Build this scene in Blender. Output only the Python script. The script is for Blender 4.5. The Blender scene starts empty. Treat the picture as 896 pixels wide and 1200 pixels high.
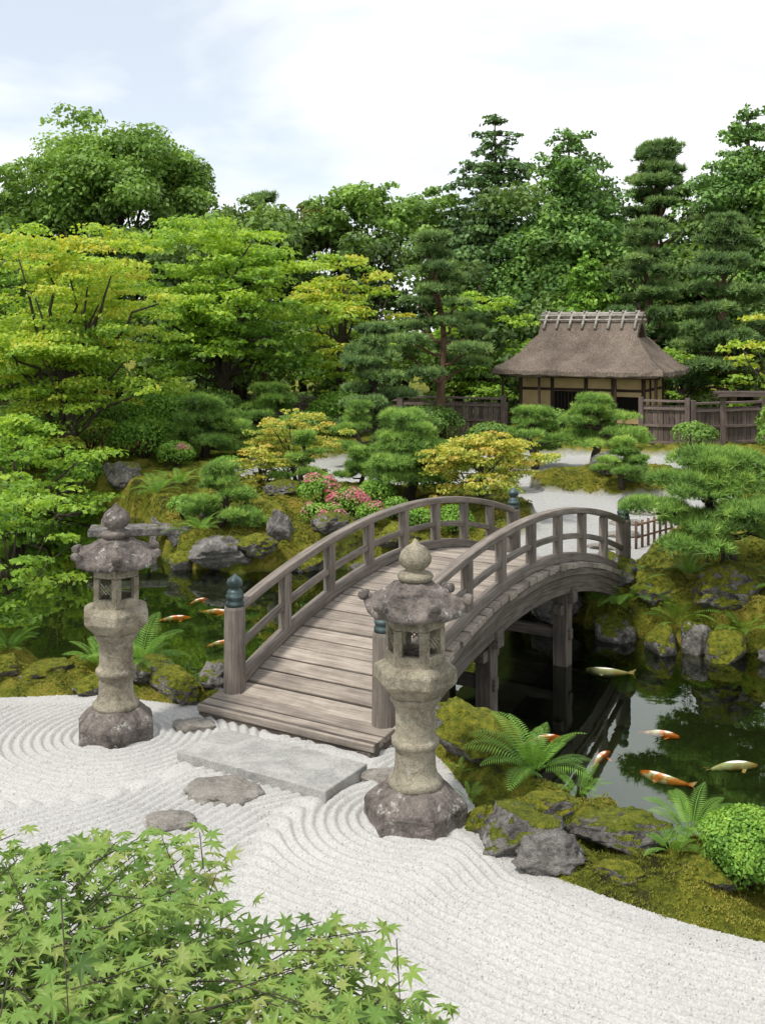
import bpy, bmesh, math, random
import numpy as np
from mathutils import Vector, Matrix, noise
random.seed(11)
scene=bpy.context.scene
COL=scene.collection
PI=math.pi

# ------------------------------------------------------------------ helpers
def newmat(name):
    m=bpy.data.materials.new(name); m.use_nodes=True
    nt=m.node_tree; nt.nodes.clear()
    out=nt.nodes.new('ShaderNodeOutputMaterial')
    return m,nt,out
def nd(nt,t,**k):
    n=nt.nodes.new(t)
    for a,b in k.items(): setattr(n,a,b)
    return n
def setin(nt,sock,v):
    if isinstance(v,bpy.types.NodeSocket): nt.links.new(v,sock)
    else:
        if isinstance(v,(tuple,list)) and len(v)==3 and sock.type=='RGBA': v=(*v,1)
        sock.default_value=v
def noise_n(nt,vec,scale,detail=4,rough=.55,dist=0):
    n=nd(nt,'ShaderNodeTexNoise'); setin(nt,n.inputs['Vector'],vec)
    n.inputs['Scale'].default_value=scale; n.inputs['Detail'].default_value=detail
    n.inputs['Roughness'].default_value=rough; n.inputs['Distortion'].default_value=dist
    return n.outputs[0]
def voro(nt,vec,scale,out='Color'):
    n=nd(nt,'ShaderNodeTexVoronoi'); setin(nt,n.inputs['Vector'],vec); n.inputs['Scale'].default_value=scale
    return n.outputs[out]
def ramp(nt,fac,stops):
    n=nd(nt,'ShaderNodeValToRGB'); setin(nt,n.inputs[0],fac)
    cr=n.color_ramp
    while len(cr.elements)<len(stops): cr.elements.new(.5)
    for e,(p,c) in zip(cr.elements,stops):
        e.position=p; e.color=(c,c,c,1) if not isinstance(c,(tuple,list)) else (*c,1)
    return n.outputs[0]
def mix(nt,f,a,b,bt='MIX'):
    n=nd(nt,'ShaderNodeMix',data_type='RGBA',blend_type=bt)
    setin(nt,n.inputs[0],f); setin(nt,n.inputs[6],a); setin(nt,n.inputs[7],b)
    return n.outputs[2]
def mth(nt,op,a,b=0.0,clamp=False):
    n=nd(nt,'ShaderNodeMath',operation=op); n.use_clamp=clamp
    setin(nt,n.inputs[0],a); setin(nt,n.inputs[1],b); return n.outputs[0]
def bump(nt,h,strength,dist,nrm=None):
    n=nd(nt,'ShaderNodeBump'); setin(nt,n.inputs['Height'],h)
    n.inputs['Strength'].default_value=strength; n.inputs['Distance'].default_value=dist
    if nrm is not None: setin(nt,n.inputs['Normal'],nrm)
    return n.outputs[0]
def prin(nt,out,col,rough=.8,spec=.3,nrm=None,metal=0.0,link=True):
    p=nd(nt,'ShaderNodeBsdfPrincipled'); setin(nt,p.inputs['Base Color'],col)
    setin(nt,p.inputs['Roughness'],rough); p.inputs['Specular IOR Level'].default_value=spec
    p.inputs['Metallic'].default_value=metal
    if nrm is not None: setin(nt,p.inputs['Normal'],nrm)
    if link: nt.links.new(p.outputs[0],out.inputs[0])
    return p
def pos(nt): return nd(nt,'ShaderNodeNewGeometry').outputs['Position']
def nz(nt):
    s=nd(nt,'ShaderNodeSeparateXYZ'); nt.links.new(nd(nt,'ShaderNodeNewGeometry').outputs['Normal'],s.inputs[0]); return s.outputs[2]
def attr(nt,name,o='Fac'):
    return nd(nt,'ShaderNodeAttribute',attribute_name=name).outputs[o]

def leaf_mat(name,cols,trans=.35,rough=.5,nscale=.9,gain=1.65):
    m,nt,out=newmat(name); gain*=1.07
    cols=[(min(.62,c[0]*gain+.010*gain),min(.62,c[1]*gain),min(.62,(c[2]+.06*c[1])*gain)) for c in cols]
    v=attr(nt,'var'); n=noise_n(nt,pos(nt),nscale,2)
    f=mth(nt,'ADD',v,mth(nt,'MULTIPLY',mth(nt,'SUBTRACT',n,.5),.9),True)
    k=len(cols); c=ramp(nt,f,[(i/(k-1),cc) for i,cc in enumerate(cols)])
    p=prin(nt,out,c,rough,.25,link=False)
    t=nd(nt,'ShaderNodeBsdfTranslucent'); setin(nt,t.inputs[0],mix(nt,1.0,c,(1.25,1.2,.6),'MULTIPLY'))
    mx=nd(nt,'ShaderNodeMixShader'); mx.inputs[0].default_value=trans
    nt.links.new(p.outputs[0],mx.inputs[1]); nt.links.new(t.outputs[0],mx.inputs[2]); nt.links.new(mx.outputs[0],out.inputs[0])
    return m

def rock_mat(name,dark,light,moss,lich=.25,mossc=((.055,.085,.008),(.21,.22,.024)),cr=1.0):
    m,nt,out=newmat(name); P=pos(nt)
    a=noise_n(nt,P,4.5,8,.7,.6); b=noise_n(nt,P,30,6,.75)
    c=ramp(nt,mth(nt,'ADD',mth(nt,'MULTIPLY',a,.65),mth(nt,'MULTIPLY',b,.35)),[(.38,dark),(.60,light)])
    l=ramp(nt,noise_n(nt,P,11,5,.75),[(.58,0),(.64,1)])
    c=mix(nt,mth(nt,'MULTIPLY',l,lich),c,(.52,.52,.47))
    sp=ramp(nt,noise_n(nt,P,140,2,.6),[(.36,.55),(.5,1.0),(.66,1.25)])
    c=mix(nt,.6,c,sp,'MULTIPLY')
    mm=mth(nt,'ADD',nz(nt),mth(nt,'MULTIPLY',mth(nt,'SUBTRACT',noise_n(nt,P,5,5,.65),.5),2.6))
    mm=ramp(nt,mth(nt,'ADD',mm,moss),[(.80,0),(.95,1)])
    mc=ramp(nt,noise_n(nt,P,22,5,.7),[(.35,mossc[0]),(.65,mossc[1])])
    c=mix(nt,mm,c,mc)
    h=mth(nt,'ADD',mth(nt,'MULTIPLY',a,1.1),mth(nt,'MULTIPLY',b,.4))
    h=mth(nt,'ADD',h,mth(nt,'MULTIPLY',mm,mth(nt,'MULTIPLY',noise_n(nt,P,70,3),.8)))
    prin(nt,out,c,.9,.2,bump(nt,h,1.0,.05*cr)); return m

def wood_mat(name,dark,light,scale=(1.5,28,28)):
    m,nt,out=newmat(name)
    mp=nd(nt,'ShaderNodeMapping'); nt.links.new(attr(nt,'gc','Vector'),mp.inputs[0]); mp.inputs['Scale'].default_value=scale
    g=noise_n(nt,mp.outputs[0],1.6,6,.65,.4)
    c=ramp(nt,g,[(.3,dark),(.68,light)])
    c=mix(nt,1.0,c,ramp(nt,attr(nt,'var'),[(0,.62),(1,1.15)]),'MULTIPLY')
    st=ramp(nt,noise_n(nt,pos(nt),3.5,5,.7),[(.35,.62),(.6,1.0)])
    c=mix(nt,.7,c,st,'MULTIPLY')
    prin(nt,out,c,.8,.2,bump(nt,g,.7,.008)); return m

class MB:
    def __init__(s): s.v=[];s.f=[];s.gc=[];s.var=[]
    def box(s,c,ax,ay,az,hx,hy,hz,var=None):
        c=Vector(c);ax=Vector(ax);ay=Vector(ay);az=Vector(az)
        b=len(s.v); o=Vector((random.uniform(0,50),random.uniform(0,50),random.uniform(0,50)))
        vv=random.random() if var is None else var
        for i,j,k in ((-1,-1,-1),(1,-1,-1),(1,1,-1),(-1,1,-1),(-1,-1,1),(1,-1,1),(1,1,1),(-1,1,1)):
            s.v.append(c+ax*hx*i+ay*hy*j+az*hz*k); s.gc.append(o+Vector((hx*i,hy*j,hz*k))); s.var.append(vv)
        for q in ((0,3,2,1),(4,5,6,7),(0,1,5,4),(1,2,6,5),(2,3,7,6),(3,0,4,7)): s.f.append(tuple(b+x for x in q))
    def abox(s,x0,x1,y0,y1,z0,z1,var=None,long=None):
        c=((x0+x1)/2,(y0+y1)/2,(z0+z1)/2); h=(abs(x1-x0)/2,abs(y1-y0)/2,abs(z1-z0)/2)
        ax=[Vector((1,0,0)),Vector((0,1,0)),Vector((0,0,1))]
        i=max(range(3),key=lambda k:h[k]) if long is None else long
        j,k=(i+1)%3,(i+2)%3
        s.box(c,ax[i],ax[j],ax[k],h[i],h[j],h[k],var)
    def sweep(s,pts,side,hw,hh,var=.5):
        b=len(s.v); L=0; side=Vector(side); o=random.uniform(0,40)
        n=len(pts)
        for i,p in enumerate(pts):
            p=Vector(p); t=(Vector(pts[min(i+1,n-1)])-Vector(pts[max(i-1,0)])).normalized()
            up=side.cross(t).normalized()
            if up.z<0: up=-up
            if i: L+=(p-Vector(pts[i-1])).length
            for a,c in ((-1,-1),(1,-1),(1,1),(-1,1)):
                s.v.append(p+side*hw*a+up*hh*c); s.gc.append(Vector((o+L,a*hw,c*hh))); s.var.append(var)
        for i in range(n-1):
            for k in range(4):
                q=b+i*4; s.f.append((q+k,q+(k+1)%4,q+4+(k+1)%4,q+4+k))
        s.f.append((b+3,b+2,b+1,b)); q=b+(n-1)*4; s.f.append((q,q+1,q+2,q+3))
    def tube(s,pts,rad,sides=8,var=.5):
        b=len(s.v); n=len(pts); pts=[Vector(p) for p in pts]; L=0; o=random.uniform(0,40)
        prev=Vector((.3,.9,.1))
        for i,p in enumerate(pts):
            t=(pts[min(i+1,n-1)]-pts[max(i-1,0)])
            if t.length<1e-6: t=Vector((0,0,1))
            t.normalize(); a=(prev-t*prev.dot(t))
            if a.length<1e-3: a=t.orthogonal()
            a.normalize(); c=t.cross(a); prev=a
            if i: L+=(p-pts[i-1]).length
            for k in range(sides):
                w=2*PI*k/sides; s.v.append(p+(a*math.cos(w)+c*math.sin(w))*rad[i]); s.gc.append(Vector((o+L,rad[i]*math.cos(w),rad[i]*math.sin(w)))); s.var.append(var)
        for i in range(n-1):
            for k in range(sides):
                q=b+i*sides; s.f.append((q+k,q+(k+1)%sides,q+sides+(k+1)%sides,q+sides+k))
        s.f.append(tuple(b+k for k in reversed(range(sides)))); q=b+(n-1)*sides; s.f.append(tuple(q+k for k in range(sides)))
    def lathe(s,prof,sides,c=(0,0,0),rot=0.0,var=.5):
        b=len(s.v); c=Vector(c)
        for r,z in prof:
            for k in range(sides):
                w=2*PI*k/sides+rot; s.v.append(c+Vector((r*math.cos(w),r*math.sin(w),z))); s.gc.append(Vector((z,r*math.cos(w),r*math.sin(w)))); s.var.append(var)
        for i in range(len(prof)-1):
            for k in range(sides):
                q=b+i*sides; s.f.append((q+k,q+(k+1)%sides,q+sides+(k+1)%sides,q+sides+k))
        s.f.append(tuple(b+k for k in reversed(range(sides)))); q=b+(len(prof)-1)*sides; s.f.append(tuple(q+k for k in range(sides)))
    def obj(s,name,mat,parent=None,smooth=False,bevel=0,xf=None,angle=None):
        vs=[Vector(v) for v in s.v]
        if xf is not None: vs=[xf@v for v in vs]
        if parent is not None: vs=[v-parent.location for v in vs]
        me=bpy.data.meshes.new(name); me.from_pydata([tuple(v) for v in vs],[],s.f)
        a=me.attributes.new('gc','FLOAT_VECTOR','POINT'); a.data.foreach_set('vector',np.array([tuple(g) for g in s.gc],dtype=np.float32).ravel())
        a=me.attributes.new('var','FLOAT','POINT'); a.data.foreach_set('value',np.array(s.var,dtype=np.float32))
        me.materials.append(mat); me.validate()
        if smooth: me.polygons.foreach_set('use_smooth',[True]*len(me.polygons))
        ob=bpy.data.objects.new(name,me); COL.objects.link(ob)
        if parent is not None: ob.parent=parent
        if bevel:
            md=ob.modifiers.new('bev','BEVEL'); md.width=bevel; md.segments=2; md.limit_method='ANGLE'; md.angle_limit=math.radians(40)
        return ob

def npmesh(name,V,F,mat,parent=None,var=None,smooth=False,extra=None):
    V=np.asarray(V,dtype=np.float32).reshape(-1,3); F=np.asarray(F,dtype=np.int32)
    if parent is not None: V=V-np.array(parent.location,dtype=np.float32)
    me=bpy.data.meshes.new(name); k=F.shape[1]
    me.vertices.add(len(V)); me.vertices.foreach_set('co',V.ravel())
    me.loops.add(F.size); me.loops.foreach_set('vertex_index',F.ravel())
    me.polygons.add(len(F)); me.polygons.foreach_set('loop_start',np.arange(0,F.size,k,dtype=np.int32))
    if var is not None:
        a=me.attributes.new('var','FLOAT','POINT'); a.data.foreach_set('value',np.asarray(var,dtype=np.float32))
    if extra:
        for nm,arr in extra.items():
            a=me.attributes.new(nm,'FLOAT','POINT'); a.data.foreach_set('value',np.asarray(arr,dtype=np.float32))
    me.materials.append(mat); me.update(calc_edges=True)
    if smooth: me.polygons.foreach_set('use_smooth',np.ones(len(F),dtype=bool))
    ob=bpy.data.objects.new(name,me); COL.objects.link(ob)
    if parent is not None: ob.parent=parent
    return ob
def empty(name,loc):
    e=bpy.data.objects.new(name,None); e.location=loc; COL.objects.link(e); e.empty_display_size=.2
    return e

def vnoise(x,y,seed=0):
    xi=np.floor(x).astype(np.int64); yi=np.floor(y).astype(np.int64)
    fx=x-xi; fy=y-yi; fx=fx*fx*(3-2*fx); fy=fy*fy*(3-2*fy)
    def h(a,b):
        n=(a*374761393+b*668265263+seed*144269504)&0xffffffff
        n=((n^(n>>13))*1274126177)&0xffffffff
        return ((n^(n>>16))&0xffff)/65535.0
    return (h(xi,yi)*(1-fx)+h(xi+1,yi)*fx)*(1-fy)+(h(xi,yi+1)*(1-fx)+h(xi+1,yi+1)*fx)*fy
def fbm(x,y,seed=0,o=4):
    s=0;a=.5
    for i in range(o): s=s+a*vnoise(x*2**i,y*2**i,seed+i*7); a*=.5
    return s
def ss(a,b,x):
    t=np.clip((x-a)/(b-a),0,1); return t*t*(3-2*t)
def chaikin(p,n=2):
    for _ in range(n):
        q=[]
        for i in range(len(p)):
            a=p[i];b=p[(i+1)%len(p)]
            q+= [(a[0]*.75+b[0]*.25,a[1]*.75+b[1]*.25),(a[0]*.25+b[0]*.75,a[1]*.25+b[1]*.75)]
        p=q
    return p
def sdpoly(px,py,poly):
    d=np.full(px.shape,1e9); ins=np.zeros(px.shape,bool)
    for i in range(len(poly)):
        ax,ay=poly[i-1];bx,by=poly[i]
        ex,ey=bx-ax,by-ay; wx,wy=px-ax,py-ay
        t=np.clip((wx*ex+wy*ey)/(ex*ex+ey*ey+1e-12),0,1)
        d=np.minimum(d,(wx-ex*t)**2+(wy-ey*t)**2)
        c=((ay>py)!=(by>py))
        xx=ax+(py-ay)*ex/(ey if abs(ey)>1e-9 else 1e-9)
        ins^=c&(px<xx)
    d=np.sqrt(d); return np.where(ins,-d,d)
def dpolyline(px,py,pl):
    d=np.full(px.shape,1e9)
    for i in range(1,len(pl)):
        ax,ay=pl[i-1];bx,by=pl[i]; ex,ey=bx-ax,by-ay; wx,wy=px-ax,py-ay
        t=np.clip((wx*ex+wy*ey)/(ex*ex+ey*ey+1e-12),0,1)
        d=np.minimum(d,(wx-ex*t)**2+(wy-ey*t)**2)
    return np.sqrt(d)

# ------------------------------------------------------------------ terrain (metres)
POND=chaikin([(10,6.2),(5,5.6),(3.2,5.8),(2.25,6.1),(1.65,6.4),(1.3,6.8),(.98,7.25),(.6,7.8),(.25,8.35),(-.3,8.75),(-.9,8.95),(-1.4,9.05),(-1.9,9.2),(-2.9,9.6),(-4.2,10.6),(-6,12.1),(-8,13),(-10,14),
 (-10,21.5),(-7,21.3),(-5.3,20.6),(-4.3,19.3),(-3.7,17.8),(-3.3,16.3),(-2.9,15.3),(-2,14.8),(-1.3,15.1),(-.6,15.3),(.3,14.6),(1.2,13.4),(2.2,12.3),(2.9,11.7),(4,11.2),(5.5,11.1),(10,12)],2)
GRAV=chaikin([(-12,1),(-12,8.3),(-6,8.4),(-3.05,8.5),(-2.4,8.6),(-1.9,8.45),(-1.45,8.3),(-1.0,8.4),(0.1,7.8),(.38,7.1),(.44,6.6),(.71,5.85),(1.11,5.5),(1.48,5.24),(1.83,5.07),(2.6,4.75),(4,4.4),(9,4),(12,1)],2)
FARG=chaikin([(1.7,12.9),(3.1,12.9),(3.9,14.3),(4.7,15.6),(5.8,17.6),(7.5,19.8),(8,23.6),(3,24.3),(-1,23.5),(-3,22.3),(-3.2,20.6),(-1.6,19.6),(0,19.1),(1.6,18.6),(2.3,17.2),(2.3,15.4),(1.6,14.2)],2)
def terrain(x,y):
    x=np.atleast_1d(np.asarray(x,float)); y=np.atleast_1d(np.asarray(y,float))
    dp=sdpoly(x,y,POND); dg=sdpoly(x,y,GRAV); df=sdpoly(x,y,FARG)
    n1=fbm(x*.9,y*.9,3); n2=fbm(x*5,y*5,9,3); n3=fbm(x*2.4,y*2.4,19,3)
    near=-.04+.10*ss(0,.3,dg)+ss(.03,.5,dg)*((n1-.45)*.14+(n2-.42)*.22+(n3-.44)*.32)
    near=near+.15*ss(-2.8,-4,x)*ss(8.7,9.6,y)
    isl=np.maximum(0,1-((x-4.2)/1.5)**2-((y-19.4)/1.1)**2)
    far=.06+.20*ss(.1,2.2,dp)+(n1-.45)*.30+(n2-.45)*.16+(n3-.45)*.28
    far=far+.18*np.exp(-((x+.8)**2/2+(y-17)**2/2))+.16*np.exp(-((x-5)**2/2.+(y-13.4)**2/1.2))
    g=ss(.12,-.12,df+(n2-.45)*.25)*(isl<=0)
    far=far*(1-g)+.13*g+.22*np.sqrt(isl)*ss(0,.3,isl)
    line=np.interp(x,[-12,-8,-4,-2,0,2.5,10],[18,16.5,14,12,11.0,9.2,8.8])
    w=ss(-.5,.5,y-line); land=near*(1-w)+far*w
    t=ss(-.42,.18,dp+(n2-.45)*.25+(n3-.45)*.35)
    z=-1.1*(1-t)+land*t
    gm=np.where(w>.5,g,ss(.03,-.05,dg))
    return z,gm,dg,dp
def gz(x,y): return float(terrain(x,y)[0][0])

xs=np.concatenate([np.linspace(-220,-10,30)[:-1],np.arange(-10,10,.06),np.linspace(10,220,30)])
ys=np.concatenate([np.linspace(-80,2,14)[:-1],np.arange(2,25,.06),np.geomspace(25,420,40)])
X,Y=np.meshgrid(xs,ys); Z,GM,_,_=terrain(X.ravel(),Y.ravel())
nx,ny=len(xs),len(ys)
I=np.arange(nx*ny).reshape(ny,nx)
F=np.stack([I[:-1,:-1],I[:-1,1:],I[1:,1:],I[1:,:-1]],-1).reshape(-1,4)

m,nt,out=newmat('ground_moss_gravel'); P=pos(nt)
a=noise_n(nt,P,1.3,5,.6); b=noise_n(nt,P,9,6,.7); c3=noise_n(nt,P,60,4,.7)
mossc=ramp(nt,mth(nt,'ADD',mth(nt,'MULTIPLY',a,.5),mth(nt,'MULTIPLY',b,.5)),[(.36,(.05,.04,.022)),(.43,(.09,.105,.016)),(.51,(.20,.22,.025)),(.62,(.38,.30,.06))])
mossc=mix(nt,.7,mossc,ramp(nt,c3,[(.3,.35),(.7,1.4)]),'MULTIPLY')
gv=ramp(nt,voro(nt,P,85),[(0,(.42,.41,.39)),(1,(.74,.73,.70))])
col=mix(nt,attr(nt,'gm'),mossc,gv)
wet=nd(nt,'ShaderNodeSeparateXYZ'); nt.links.new(P,wet.inputs[0])
col=mix(nt,ramp(nt,mth(nt,'ADD',wet.outputs[2],.5),[(.06,1),(.16,0)]),col,(.050,.070,.026))
h=mth(nt,'ADD',b,mth(nt,'MULTIPLY',c3,.8))
prin(nt,out,col,.95,.1,bump(nt,h,1.0,.06)); M_GROUND=m
npmesh('ground',np.stack([X.ravel(),Y.ravel(),Z],-1),F,M_GROUND,smooth=True,extra={'gm':GM})

# raked gravel
LL=(-1.96,7.86); LR=(.20,6.52)
STEPS=[(-1.03,6.88,.27,.19),(-1.30,6.42,.18,.14),(-1.72,6.05,.22,.17)]
gx=np.arange(-5,3.4,.0095); gy=np.arange(3.0,8.95,.0095)
X,Y=np.meshgrid(gx,gy); x=X.ravel();y=Y.ravel()
dg=sdpoly(x,y,GRAV)
xw=x+.05*(vnoise(x*1.7,y*1.7,5)-.5); yw=y+.05*(vnoise(x*1.7,y*1.7,6)-.5)
A=dpolyline(xw,yw,[(9,4),(4,4.4),(2.6,4.8),(1.83,5.1),(1.48,5.26),(1.11,5.5),(.71,5.85),(.44,6.6),(.38,7.1)])
B=np.hypot(xw-LL[0],yw-LL[1])-.3; Cc=np.hypot(xw-LR[0],yw-LR[1])-.3
D=dpolyline(xw,yw,[(-.5,7.2),(-1.03,6.88),(-1.30,6.42),(-1.72,6.05),(-2.3,5.6)])-.24
def smin(a,b,k): 
    h=np.clip(.5+.5*(b-a)/k,0,1); return b*(1-h)+a*h-k*h*(1-h)
f=smin(smin(A,Cc+.1,.2),smin(B,D+.35,.2),.2)
amp=.0165*ss(.0,.10,-dg)*(.75+.5*vnoise(x*3,y*3,8))
rg=np.random.default_rng(3)
wv=np.abs(np.sin(PI*f/.068)); z=amp*(wv*1.6-.8)+rg.normal(size=x.shape)*.0014+.0030*(rg.random(x.shape)>.97)
z=z+.008+.012*(fbm(x*.8,y*.8,4)-.45)
I=np.arange(x.size).reshape(X.shape)
F=np.stack([I[:-1,:-1],I[:-1,1:],I[1:,1:],I[1:,:-1]],-1).reshape(-1,4)
keep=(dg<.14)[F].all(1); F=F[keep]
used=np.zeros(x.size,bool); used[F.ravel()]=True; remap=np.cumsum(used)-1
m,nt,out=newmat('raked_white_gravel'); P=pos(nt)
v1=voro(nt,P,120); v2=noise_n(nt,P,1.1,4)
c=ramp(nt,v1,[(0,(.20,.195,.18)),(.2,(.39,.38,.36)),(1,(.52,.51,.485))])
c=mix(nt,.5,c,ramp(nt,v2,[(.3,.80),(.7,1.06)]),'MULTIPLY')
prin(nt,out,c,.95,.1,bump(nt,voro(nt,P,110,'Distance'),.5,.005)); M_GRAV=m
npmesh('raked_gravel',np.stack([x,y,z],-1)[used],remap[F],M_GRAV,smooth=True)

# water
m,nt,out=newmat('pond_water'); P=pos(nt)
nrm=bump(nt,noise_n(nt,P,1.6,3,.5,.3),.06,.04)
gl=nd(nt,'ShaderNodeBsdfGlossy'); gl.inputs['Roughness'].default_value=.015; gl.inputs[0].default_value=(.94,1,.94,1); nt.links.new(nrm,gl.inputs['Normal'])
tr=nd(nt,'ShaderNodeBsdfTransparent'); tr.inputs[0].default_value=(.80,.86,.64,1)
fr=nd(nt,'ShaderNodeFresnel'); fr.inputs[0].default_value=1.9; nt.links.new(nrm,fr.inputs['Normal'])
mx=nd(nt,'ShaderNodeMixShader'); nt.links.new(fr.outputs[0],mx.inputs[0]); nt.links.new(tr.outputs[0],mx.inputs[1]); nt.links.new(gl.outputs[0],mx.inputs[2]); nt.links.new(mx.outputs[0],out.inputs[0])
npmesh('pond_water',[(-11,5.3,-.4),(11,5.3,-.4),(11,23,-.4),(-11,23,-.4)],[(0,1,2,3)],m)

# ------------------------------------------------------------------ materials
M_ROCK=rock_mat('rock_mossy',(.03,.026,.026),(.27,.25,.23),.2,.45)
M_ROCK2=rock_mat('rock_very_mossy',(.03,.027,.024),(.25,.23,.205),.7,.4,((.06,.09,.008),(.28,.27,.028)))
M_ROCKD=rock_mat('rock_grey',(.05,.045,.045),(.27,.25,.23),-.35,.35)
M_STEP=rock_mat('stepping_stone_rock',(.16,.145,.125),(.37,.34,.30),-2,.25)
M_SLAB=rock_mat('granite_slab_stone',(.25,.245,.23),(.42,.41,.385),-2,.12,cr=.35)
M_LAN=rock_mat('lantern_granite',(.13,.112,.078),(.38,.34,.255),-.75,.25,((.08,.08,.03),(.16,.15,.07)),cr=.5)
M_LAND=rock_mat('lantern_weathered_stone',(.045,.038,.034),(.25,.215,.19),-.75,.6,((.06,.06,.03),(.13,.12,.05)),cr=.6)
M_WOOD=wood_mat('weathered_bridge_wood',(.18,.15,.122),(.43,.37,.31))
M_WOODR=wood_mat('weathered_rail_wood',(.10,.083,.069),(.30,.258,.22))
M_WOODD=wood_mat('dark_bridge_timber',(.06,.05,.042),(.22,.185,.155))
M_FENCE=wood_mat('fence_wood',(.09,.068,.06),(.26,.20,.175))
M_DKWOOD=wood_mat('house_timber',(.03,.02,.014),(.10,.065,.045))
M_BARK=wood_mat('bark',(.025,.02,.015),(.12,.095,.07),(6,30,30))
M_BARKP=wood_mat('pine_bark',(.06,.036,.026),(.26,.155,.10),(6,30,30))
m,nt,out=newmat('verdigris_bronze'); c=ramp(nt,noise_n(nt,pos(nt),14,4),[(.35,(.02,.035,.035)),(.7,(.08,.12,.12))]); prin(nt,out,c,.5,.5,metal=.4); M_BRONZE=m
m,nt,out=newmat('painted_interior_shade'); prin(nt,out,(.008,.007,.006),.9,.1); M_DARK=m  # near-black colour standing in for the shade of an unlit room
m,nt,out=newmat('ochre_plaster'); c=ramp(nt,noise_n(nt,pos(nt),3,5),[(.3,(.38,.27,.13)),(.7,(.48,.36,.20))]); prin(nt,out,c,.9,.1); M_PLAST=m
m,nt,out=newmat('thatch')
P=pos(nt); mp=nd(nt,'ShaderNodeMapping'); nt.links.new(P,mp.inputs[0]); mp.inputs['Scale'].default_value=(16,16,2.2)
g=noise_n(nt,mp.outputs[0],2.2,6,.7); g2=noise_n(nt,P,1.4,4)
c=ramp(nt,g,[(.3,(.09,.07,.055)),(.7,(.36,.29,.235))]); c=mix(nt,.7,c,ramp(nt,g2,[(.35,.5),(.65,1.15)]),'MULTIPLY')
prin(nt,out,c,.95,.1,bump(nt,g,1,.06)); M_THATCH=m
m,nt,out=newmat('bamboo_grey'); c=ramp(nt,noise_n(nt,pos(nt),9,4),[(.3,(.18,.165,.14)),(.7,(.40,.37,.32))]); prin(nt,out,c,.6,.3); M_BAM=m

L_DEC=leaf_mat('leaf_green',[(.03,.07,.014),(.08,.155,.026),(.155,.25,.04)],gain=1.95)
L_DARK=leaf_mat('leaf_deep_green',[(.018,.045,.012),(.05,.10,.022),(.105,.18,.03)],gain=1.95)
L_OLIVE=leaf_mat('leaf_olive',[(.04,.06,.015),(.09,.12,.025),(.14,.16,.035)],gain=1.8)
L_MAP=leaf_mat('maple_leaf_bright',[(.04,.10,.010),(.125,.225,.018),(.21,.30,.024)],.42,gain=1.85)
L_MAPY=leaf_mat('maple_leaf_yellow',[(.05,.12,.012),(.145,.24,.018),(.23,.30,.025),(.28,.27,.03)],.42,gain=1.85)
L_YEL=leaf_mat('azalea_leaf_yellow',[(.08,.14,.014),(.21,.26,.03),(.31,.30,.04),(.34,.25,.06)],.35,nscale=2.5,gain=1.65)
L_CON=leaf_mat('conifer_leaf',[(.016,.045,.016),(.045,.098,.028),(.092,.165,.04)],.2,gain=1.9)
L_CONG=leaf_mat('cypress_leaf',[(.022,.06,.014),(.062,.14,.026),(.128,.225,.038)],.25,gain=1.9)
L_PINE=leaf_mat('pine_needles',[(.024,.062,.014),(.085,.17,.024),(.20,.29,.045)],.25,nscale=2,gain=2.05)
L_PINED=leaf_mat('pine_needles_dark',[(.024,.06,.022),(.068,.13,.036),(.155,.225,.06)],.25,gain=2.05)
L_NEAR=leaf_mat('near_maple_leaf',[(.03,.08,.012),(.095,.185,.026),(.165,.25,.042),(.20,.23,.055)],.34,rough=.42,nscale=4,gain=1.4)
L_BOX=leaf_mat('bush_leaf',[(.03,.09,.008),(.095,.20,.018),(.19,.30,.03)],.3,nscale=4,gain=1.75)
L_FERN=leaf_mat('fern_leaf',[(.05,.13,.015),(.12,.24,.024),(.19,.32,.04)],.4,nscale=3,gain=1.55)
L_PINK=leaf_mat('azalea_flower',[(.55,.07,.12),(.7,.18,.22),(.72,.36,.34)],.3,nscale=6,gain=1.0)
L_MOSS=leaf_mat('moss_tuft',[(.055,.07,.008),(.15,.17,.016),(.29,.25,.035)],.2,nscale=2.5,gain=1.4)

# ------------------------------------------------------------------ foliage engine
def nrmz(a): return a/np.maximum(np.linalg.norm(a,axis=1,keepdims=True),1e-9)
def inst(tv,tf,p,n,size,rg,t1=None):
    n=nrmz(n)
    if t1 is None: t1=nrmz(np.cross(n,rg.normal(size=n.shape)))
    t2=np.cross(n,t1)
    V=p[:,None,:]+size[:,None,None]*(tv[None,:,0:1]*t1[:,None]+tv[None,:,1:2]*t2[:,None]+tv[None,:,2:3]*n[:,None])
    K=len(tv); F=tf[None]+K*np.arange(len(p))[:,None,None]
    return V.reshape(-1,3),F.reshape(-1,tf.shape[1])
T_DIA=(np.array([(-.5,0,0),(0,-.32,.10),(.5,0,0),(0,.32,.10)]),np.array([(0,1,2,3)]),np.zeros(4))
def needle_t(k,w=.11,seed=1):
    r=np.random.default_rng(seed); v=[];f=[];q=[]
    for i in range(k):
        a=2*PI*i/k+r.uniform(-.3,.3); e=r.uniform(.2,1.25); d=np.array([math.cos(a)*math.sin(e),math.sin(a)*math.sin(e),math.cos(e)])
        s=np.array([-math.sin(a),math.cos(a),0])*w*.5; b=len(v); v+=[s,-s,d*r.uniform(.8,1.1)]; f.append((b,b+1,b+2)); q+=[-.22,-.22,.25]
    return np.array(v),np.array(f),np.array(q)
T_NEE=needle_t(9,.11); T_NEEF=needle_t(7,.22); T_MOSS=needle_t(4,.5,5)
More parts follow.
